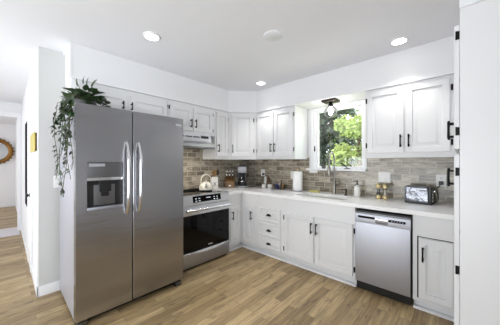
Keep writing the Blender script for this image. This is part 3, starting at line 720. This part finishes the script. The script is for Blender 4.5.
# paper towels
t = thing('paper_towel_holder', 'upright paper towel holder under the white roll', 'paper towel holder', (1.285, -.10, CT))
obj('base', lathe(nb(), [(0, 0), (.075, 0), (.075, .006), (.05, .01), (0, .01)]), 'steel', t)
b = nb(); lathe(b, [(0, .01), (.006, .01), (.006, .312), (.010, .314), (.014, .324), (.010, .334), (0, .337)], seg=14); obj('post', b, 'gold', t)
t = thing('paper_towel_roll', 'full roll of white paper towels standing on its holder', 'paper towels', (1.285, -.10, CT+.0105))
b = nb(); lathe(b, [(.02, 0), (.072, 0), (.073, .002), (.073, .286), (.072, .288), (.02, .288), (.02, 0)], seg=36); obj('roll', b, 'paper', t)
# grinders
def grinder(lab, x, y, m):
    t = thing('spice_grinder', lab, 'grinder', (x, y, CT), 0, 'brass grinders by the toaster')
    g = .032
    obj('base', lathe(nb(), [(0, 0), (g*.9, 0), (g*1.05, .015), (g*1.05, .032), (g*.8, .046), (0, .046)], seg=20), 'gold', t)
    obj('glass', lathe(nb(), [(0, .0465), (g*.78, .047), (g*.42, .085), (g*.45, .10), (g*.75, .125), (0, .126)], seg=20), 'globe', t)
    obj('filling', lathe(nb(), [(0, .048), (g*.70, .049), (g*.36, .085), (g*.40, .10), (g*.5, .11), (0, .112)], seg=20), m, t)
    obj('cap', lathe(nb(), [(0, .1265), (g*.78, .127), (g*1.02, .142), (g*1.05, .158), (g*.85, .175), (g*.4, .186), (0, .188)], seg=20), 'gold', t)
grinder('brass grinder filled with dark pepper, standing farther from the toaster', 2.395, -.085, 'pepper')
grinder('brass grinder filled with pale salt, standing closer to the toaster', 2.470, -.095, 'salt')
# toaster
t = thing('toaster', 'polished metal toaster with black ends on the worktop', 'toaster', (2.803, -.130, CT), -.16); t.scale = (.92, .92, .96)
b = nb(); box(b, -.126, .100, -.08, .08, .012, .190, .022, 4); obj('shell', b, 'hammered', t)
b = nb(); box(b, .098, .128, -.078, .078, .010, .188, .014, 3); ec = obj('end_cap', b, 'blackpl', t)
b = nb(); box(b, -.138, -.124, -.078, .078, .010, .186, .010, 3); obj('end_cap', b, 'steeld', t)
b = nb(); box(b, -.132, .122, -.072, .072, 0, .014, .004); obj('base', b, 'blackpl', t)
b = nb(); box(b, -.115, .095, -.072, .072, .188, .1915); obj('slot_plate', b, 'blackpl', t)
for y in (-.035, .035):
    b = nb(); box(b, -.11, .09, y-.017, y+.017, .1912, .1945, .001); obj('bread_slot', b, 'steeld', t)
b = nb(); box(b, .128, .148, -.02, .02, .135, .15, .004); obj('lever', b, 'chrome', ec)
for z in (.045, .08, .11): obj('knob', lathe(nb(), [(0, .127), (.010, .127), (.010, .136), (0, .137)], (0, -.045, z), 14, 'X'), 'chrome', ec)
obj('power_cord', tube(nb(), [(2.972, .038, 1.130), (2.965, -.012, 1.128), (2.962, -.02, 1.10), (2.95, -.01, 1.085), (2.93, -.02, 1.07), (2.945, .0, 1.02), (2.95, .01, .95), (2.93, -.02, .920)], .0042, 6), 'blackpl', label='black toaster cord plugged into the outlet behind the toaster', category='cord')
obj('plug', box(nb(), 2.952, 2.992, .010, .0415, 1.112, 1.150, .006), 'blackpl', label='black plug pushed into the outlet behind the toaster', category='plug')
obj('plug', box(nb(), .482, .518, .015, .0415, 1.125, 1.158, .006), 'blackpl', label='small black plug in the outlet beside the coffee maker', category='plug')
# sill pot
t = thing('potted_plant', 'tiny plant in a dark pot on the window sill', 'plant', (1.665, -.01, 1.2625))
obj('pot', lathe(nb(), [(0, 0), (.026, 0), (.034, .06), (.030, .06), (.028, .05), (0, .05)], seg=20), 'pot', t)
b = nb()
def leaf(bm, p, d, up, ln, wd, fold=.25):
    d = d.normalized(); s = d.cross(up).normalized(); n = s.cross(d).normalized()
    rows = [(0, .02), (.12, .42), (.35, .5), (.65, .36), (1, .0)]
    mid = []; lf = []; rt = []
    for q, wq in rows:
        c = p+d*ln*q-n*ln*.22*q*q
        mid.append(bm.verts.new(c)); lf.append(bm.verts.new(c+s*wd*wq+n*wd*wq*fold)); rt.append(bm.verts.new(c-s*wd*wq+n*wd*wq*fold))
    for k in range(len(rows)-1):
        bm.faces.new((mid[k], mid[k+1], lf[k+1], lf[k])); bm.faces.new((mid[k], rt[k], rt[k+1], mid[k+1]))
for k in range(12):
    a = k*2.4; leaf(b, Vector((0, 0, .05)), Vector((math.cos(a)*.5, math.sin(a)*.5, 1)), Vector((math.cos(a+1.5), math.sin(a+1.5), .2)), .05+.02*random.random(), .02)
obj('foliage', b, 'leaf', t)

# ------------------------------------------------------------------ plant on the refrigerator
t = thing('trailing_plant', 'leafy green trailing plant on top of the refrigerator', 'plant', (.56, -2.655, 1.8155))
obj('pot', lathe(nb(), [(0, 0), (.065, 0), (.085, .10), (.088, .115), (.080, .115), (.076, .10), (0, .10)], seg=24), 'pot', t)
obj('soil', lathe(nb(), [(0, .100), (.075, .1005), (0, .104)], seg=20), 'soil', t)
fo = nb(); vi = nb(); C0 = Vector((0, 0, .10)); rnd = random.Random(5)
for i in range(120):
    a = rnd.uniform(0, 2*PI); r = .15*math.sqrt(rnd.random()); el = rnd.random()
    p = Vector((r*math.cos(a)*1.1, r*math.sin(a)*.9, .10+.12*el*(1-.5*r/.15)))
    d = Vector((math.cos(a), math.sin(a), rnd.uniform(-.5, .9)))
    leaf(fo, p, d, Vector((rnd.uniform(-.3, .3), rnd.uniform(-.3, .3), 1)), rnd.uniform(.055, .085), rnd.uniform(.04, .06))
    if i % 3 == 0: tube(vi, [C0, (C0+p)/2+Vector((0, 0, .03)), p], .0018, 5)
for i in range(26):      # low leaves along the cabinet side of the pot
    p = Vector((rnd.uniform(.05, .2), rnd.uniform(-.05, .17), rnd.uniform(.03, .10)))
    leaf(fo, p, Vector((.6, rnd.uniform(-.3, .8), rnd.uniform(-.1, .5))), Vector((0, 0, 1)), .07, .05)
for (a, ln, el) in ((2.2, .18, 1.1), (2.7, .20, 1.3), (3.6, .17, 1.0), (1.4, .16, 1.4), (3.1, .19, 1.6), (.9, .15, 1.1)):
    d = Vector((math.cos(a)*.5, math.sin(a)*.5, el)); q = C0+d.normalized()*ln
    tube(vi, [C0, (C0+q)/2, q], .002, 5); leaf(fo, q, d+Vector((.2, -.2, 0)), Vector((0, -1, .3)), .09, .045)
# vines hanging beside the refrigerator case
vines = [(-.25, -.20, .50, 30), (-.10, -.19, .60, 34), (.02, -.20, .45, 26), (-.02, -.235, .86, 34), (.12, -.21, .70, 30), (-.20, -.245, .72, 26), (.14, -.195, .34, 20), (-.05, -.21, .36, 22), (.17, -.205, .62, 22), (.10, -.225, .80, 18)]
for (vx, vy, ln, nl) in vines:
    vx += .26; vy += .03; ln *= .9
    pts = [C0+Vector((vx*.2, -.02, .0)), Vector((vx*.6, -.10, .11)), Vector((vx, vy+.01, .04))]; n = 9
    ph = rnd.uniform(0, 6)
    for k in range(1, n+1):
        s = k/n; pts.append(Vector((vx+.05*math.sin(ph+s*5)*s, vy-.012*math.sin(ph+s*7), .04-ln*s)))
    tube(vi, pts, .0022, 5)
    for k in range(nl):
        s = rnd.random()**(1.25); f = 2+s*(n-.01); i0 = int(f); p = pts[i0].lerp(pts[min(i0+1, len(pts)-1)], f-i0)
        a = rnd.uniform(PI, 2*PI) if rnd.random() < .75 else rnd.uniform(0, 2*PI)
        d = Vector((math.cos(a), min(.25, math.sin(a)), rnd.uniform(-1.4, -.1)))
        sz = rnd.uniform(.75, 1.1)*(1-.35*s)
        leaf(fo, p, d, Vector((rnd.uniform(-.5, .5), -.9, .7)), .056*sz, .042*sz)
obj('vines', vi, 'vine', t); obj('foliage', fo, 'leaf', t)

# ------------------------------------------------------------------ hall
dr = struct('door_1', box(nb(), -1.20, -.80, HY-.016, HY-.001, .01, 2.03, .003), 'trim')
b = nb(); box(b, -.80, -.735, HY-.020, HY-.001, 0, 2.12, .004); box(b, -1.265, -1.20, HY-.020, HY-.001, 0, 2.12, .004); box(b, -1.20, -.80, HY-.020, HY-.001, 2.03, 2.12, .004)
obj('door_casing', b, 'trim', dr)
b = nb(); lathe(b, [(0, -.016), (.028, -.016), (.026, -.022), (.012, -.025), (.011, -.032), (.026, -.038), (.03, -.048), (.02, -.056), (0, -.058)], (-.855, HY, .94), 18, 'Y'); obj('door_knob', b, 'black', dr)
for z0, z1 in ((.18, .9), (1.02, 1.9)):
    bm = loft(nb(), [(-1.13, -.92, z0, z1, HY-.0155), (-1.12, -.93, z0+.01, z1-.01, HY-.021), (-1.09, -.96, z0+.04, z1-.04, HY-.017), (-1.08, -.97, z0+.05, z1-.05, HY-.0165)])
    obj('door_panel', bm, 'trim', dr)
t = thing('door_chime', 'flat brass-coloured plate box mounted on the hall wall corner', 'door chime', (-.43, HY-.001, 1.47))
obj('cover', box(nb(), -.28, .28, -.022, -.014, 0, .205, .003), 'goldpl', t)
obj('housing', box(nb(), -.27, .275, -.014, 0, .008, .197, .003), 'brown', t)
t = thing('chalkboard', 'tall narrow black board hung on the hall wall', 'board', (-1.62, HY-.001, .71))
CB = mat('chalkboard_black', srgb(14, 14, 14), .9, noise=.1); CB.node_tree.nodes['Principled BSDF'].inputs['Specular IOR Level'].default_value = .05
obj('frame', box(nb(), -.29, .29, -.012, 0, 0, 1.24, .003), CB, t)
obj('board', box(nb(), -.26, .26, -.0135, -.0115, .03, 1.21), CB, t)
t = thing('round_mirror', 'round mirror in an ornate antique gold frame on the far wall', 'mirror', (X0+.001, -3.36, 1.69))
b = nb(); R0 = .33
pts = [(.03, R0*math.cos(a*PI/24), R0*math.sin(a*PI/24)) for a in range(49)]
tube(b, pts, .055, 8, cap=False)
for a in range(0, 24):
    c, s = math.cos(a*PI/12), math.sin(a*PI/12)
    lathe(b, [(0, -.035), (.03, -.02), (.04, 0), (.03, .02), (0, .035)], (.045, (R0+.045)*c, (R0+.045)*s), 8)
fr = obj('frame', b, 'antique', t)
obj('glass', lathe(nb(), [(0, .012), (R0-.03, .012), (R0-.03, .018), (0, .018)], seg=40, axis='X'), 'mirror', t)

# ------------------------------------------------------------------ lamps
def downlight(label, x, y):
    t = thing('recessed_light', label, 'ceiling light', (x, y, CZ-.016))
    obj('trim_ring', lathe(nb(), [(.060, .004), (.076, .010), (.078, .0155), (.060, .0155), (.060, .004)], seg=36), 'trim', t)
    obj('lens', lathe(nb(), [(0, .006), (.0605, .006), (.0605, .013), (0, .013)], seg=32), 'lamp', t)
    l = bpy.data.lights.new('downlight_beam', 'SPOT'); l.energy = 14; l.spot_size = math.radians(102); l.spot_blend = .75; l.shadow_soft_size = .045; l.color = (1, .985, .965)
    o = bpy.data.objects.new('downlight_beam', l); COL.objects.link(o); o.parent = t; o.location = (0, 0, -.05)
    return t
downlight('lit recessed ceiling light nearest the refrigerator', 1.02, -2.235)
downlight('lit recessed ceiling light above the toaster end of the worktop', 2.69, -.585)
downlight('lit recessed ceiling light near the corner cabinets', .97, -.60)
downlight('added unseen recessed ceiling light behind the camera, refrigerator side', 1.02, -4.1)  # out of view, added only for its light
downlight('added unseen recessed ceiling light behind the camera, pantry side', 2.69, -4.1)  # second unseen lamp added to brighten the room
t = obj('ceiling_disc', lathe(nb(), [(0, 0), (.07, 0), (.085, .006), (.088, .012), (0, .012)], seg=36), 'ceil', label='flat white disc on the ceiling between the recessed lights', category='ceiling cover'); t.location = (1.85, -1.48, CZ-.0125)
# flush light under the soffit
t = thing('flush_light', 'dark bronze flush light with a clear glass globe above the sink', 'ceiling light', (1.86, -.222, SZ-.001))
obj('canopy', box(nb(), -.092, .092, -.085, .085, -.026, 0, .004), 'bronze', t)
obj('socket', lathe(nb(), [(0, -.026), (.022, -.026), (.024, -.05), (.032, -.055), (.03, -.085), (0, -.085)], seg=20), 'black', t)
for x in (-.06, .06): obj('screw', lathe(nb(), [(0, -.031), (.006, -.031), (.006, -.026), (0, -.026)], (x, 0, 0), 10), 'black', t)
prof = []
for i in range(15):
    a = math.radians(22+i*(158/14)); prof.append((.082*math.sin(a), -.155+.082*math.cos(a)))
prof[-1] = (0, -.237)
gl = lathe(nb(), prof, seg=28)
obj('globe', gl, 'globe', t)
obj('bulb', lathe(nb(), [(0, -.085), (.012, -.086), (.014, -.10), (.026, -.125), (.028, -.14), (.02, -.158), (0, -.166)], seg=18), 'bulb', t)

# ------------------------------------------------------------------ outside
struct('ground', box(nb(), -25, 25, .25, 40, -.7, -.6), 'grass')
def blob_tree(name, label, x, y, h, r, m, n, seed, ls=.11, trunk=.12, z0=-.6, cz=.62, squash=1.0):
    rn = random.Random(seed); t = thing(name, label, 'tree', (x, y, z0))
    b = nb(); tube(b, [(0, 0, 0), (.05, .02, h*.35), (-.03, .0, h*.7), (.02, 0, h*.92)], trunk, 8, radii=[trunk, trunk*.8, trunk*.5, trunk*.15])
    cl = []
    for k in range(16):
        a = rn.uniform(0, 2*PI); q = r*(rn.random()**.5)*.8; zz = h*cz+rn.uniform(-1, 1)*h*.36*squash
        c = Vector((q*math.cos(a), q*math.sin(a), zz)); cl.append((c, r*rn.uniform(.32, .5)))
        tube(b, [(0, 0, max(.1, zz-h*.2)), c*.6+Vector((0, 0, zz*.35)), c], .02, 5)
    obj('trunk', b, 'trunk', t)
    me_v = []; me_f = []
    for k in range(n):
        c, cr = cl[rn.randrange(len(cl))]
        d = Vector((rn.gauss(0, 1), rn.gauss(0, 1), rn.gauss(0, 1))).normalized(); p = c+d*cr*rn.random()**.4
        u = Vector((rn.gauss(0, 1), rn.gauss(0, 1), rn.gauss(0, .6))).normalized(); v = u.cross(Vector((rn.gauss(0, 1), rn.gauss(0, 1), rn.gauss(0, 1)))).normalized()
        s = ls*rn.uniform(.6, 1.2); i = len(me_v)
        me_v += [p-u*s, p+v*s*.42, p+u*s, p-v*s*.42]; me_f.append((i, i+1, i+2, i+3))
    me = bpy.data.meshes.new('crown'); me.from_pydata(me_v, [], me_f); me.materials.append(M[m])
    o = bpy.data.objects.new('crown', me); COL.objects.link(o); o.parent = t
    return t
def fir(label, x, y, h, r, seed, z0=-.6):
    rn = random.Random(seed); t = thing('fir_tree', label, 'tree', (x, y, z0))
    b = nb(); tube(b, [(0, 0, 0), (0, 0, h)], .12, 8, radii=[.13, .02]); V = []; Fc = []
    z = .5
    while z < h-.1:
        rr = r*(1-z/h)+.12
        for k in range(9):
            a = rn.uniform(0, 2*PI); e = Vector((math.cos(a)*rr, math.sin(a)*rr, -.35*rr)); st = Vector((0, 0, z))
            tube(b, [st, st+e*.5+Vector((0, 0, .05)), st+e], .012, 4)
            for j in range(90):
                s = rn.uniform(.15, 1); p = st+e*s+Vector((rn.gauss(0, .05), rn.gauss(0, .05), rn.gauss(0, .04)-.06*s))
                u = (e.normalized()+Vector((rn.gauss(0, .6), rn.gauss(0, .6), rn.gauss(-.3, .4)))).normalized(); v = u.cross(Vector((rn.gauss(0, 1), rn.gauss(0, 1), rn.gauss(0, 1)))).normalized()
                q = rn.uniform(.09, .17); i = len(V); V += [p-u*q, p+v*q*.22, p+u*q, p-v*q*.22]; Fc.append((i, i+1, i+2, i+3))
        z += .2
    obj('trunk', b, 'trunk', t)
    me = bpy.data.meshes.new('crown'); me.from_pydata(V, [], Fc); me.materials.append(M['conifer']); o = bpy.data.objects.new('crown', me); COL.objects.link(o); o.parent = t
fir('dark green fir tree behind the upper window corner', -1.75, 8.2, 8.5, 2.5, 3)
blob_tree('leafy_tree', 'bright yellow-green leafy tree filling the middle of the window', .50, 5.4, 3.6, 1.0, 'leafy', 5200, 11)
blob_tree('leafy_tree', 'mid green leafy tree at the far edge behind the bright one', 2.2, 9.4, 6.4, 1.9, 'leafy2', 6500, 12, ls=.14)
blob_tree('shrub', 'low bright shrub beneath the fir tree outside', -1.5, 4.6, 2.1, .8, 'leafy', 4200, 13, trunk=.05, cz=.55)
blob_tree('shrub', 'low mid green shrub just beyond the window sill', .25, 2.6, 1.75, .7, 'leafy2', 3200, 14, trunk=.05, cz=.55, ls=.09)
blob_tree('leafy_tree', 'tall leafy tree farthest back behind the fir', -4.2, 14.5, 9.5, 2.6, 'leafy2', 6000, 15, ls=.15)
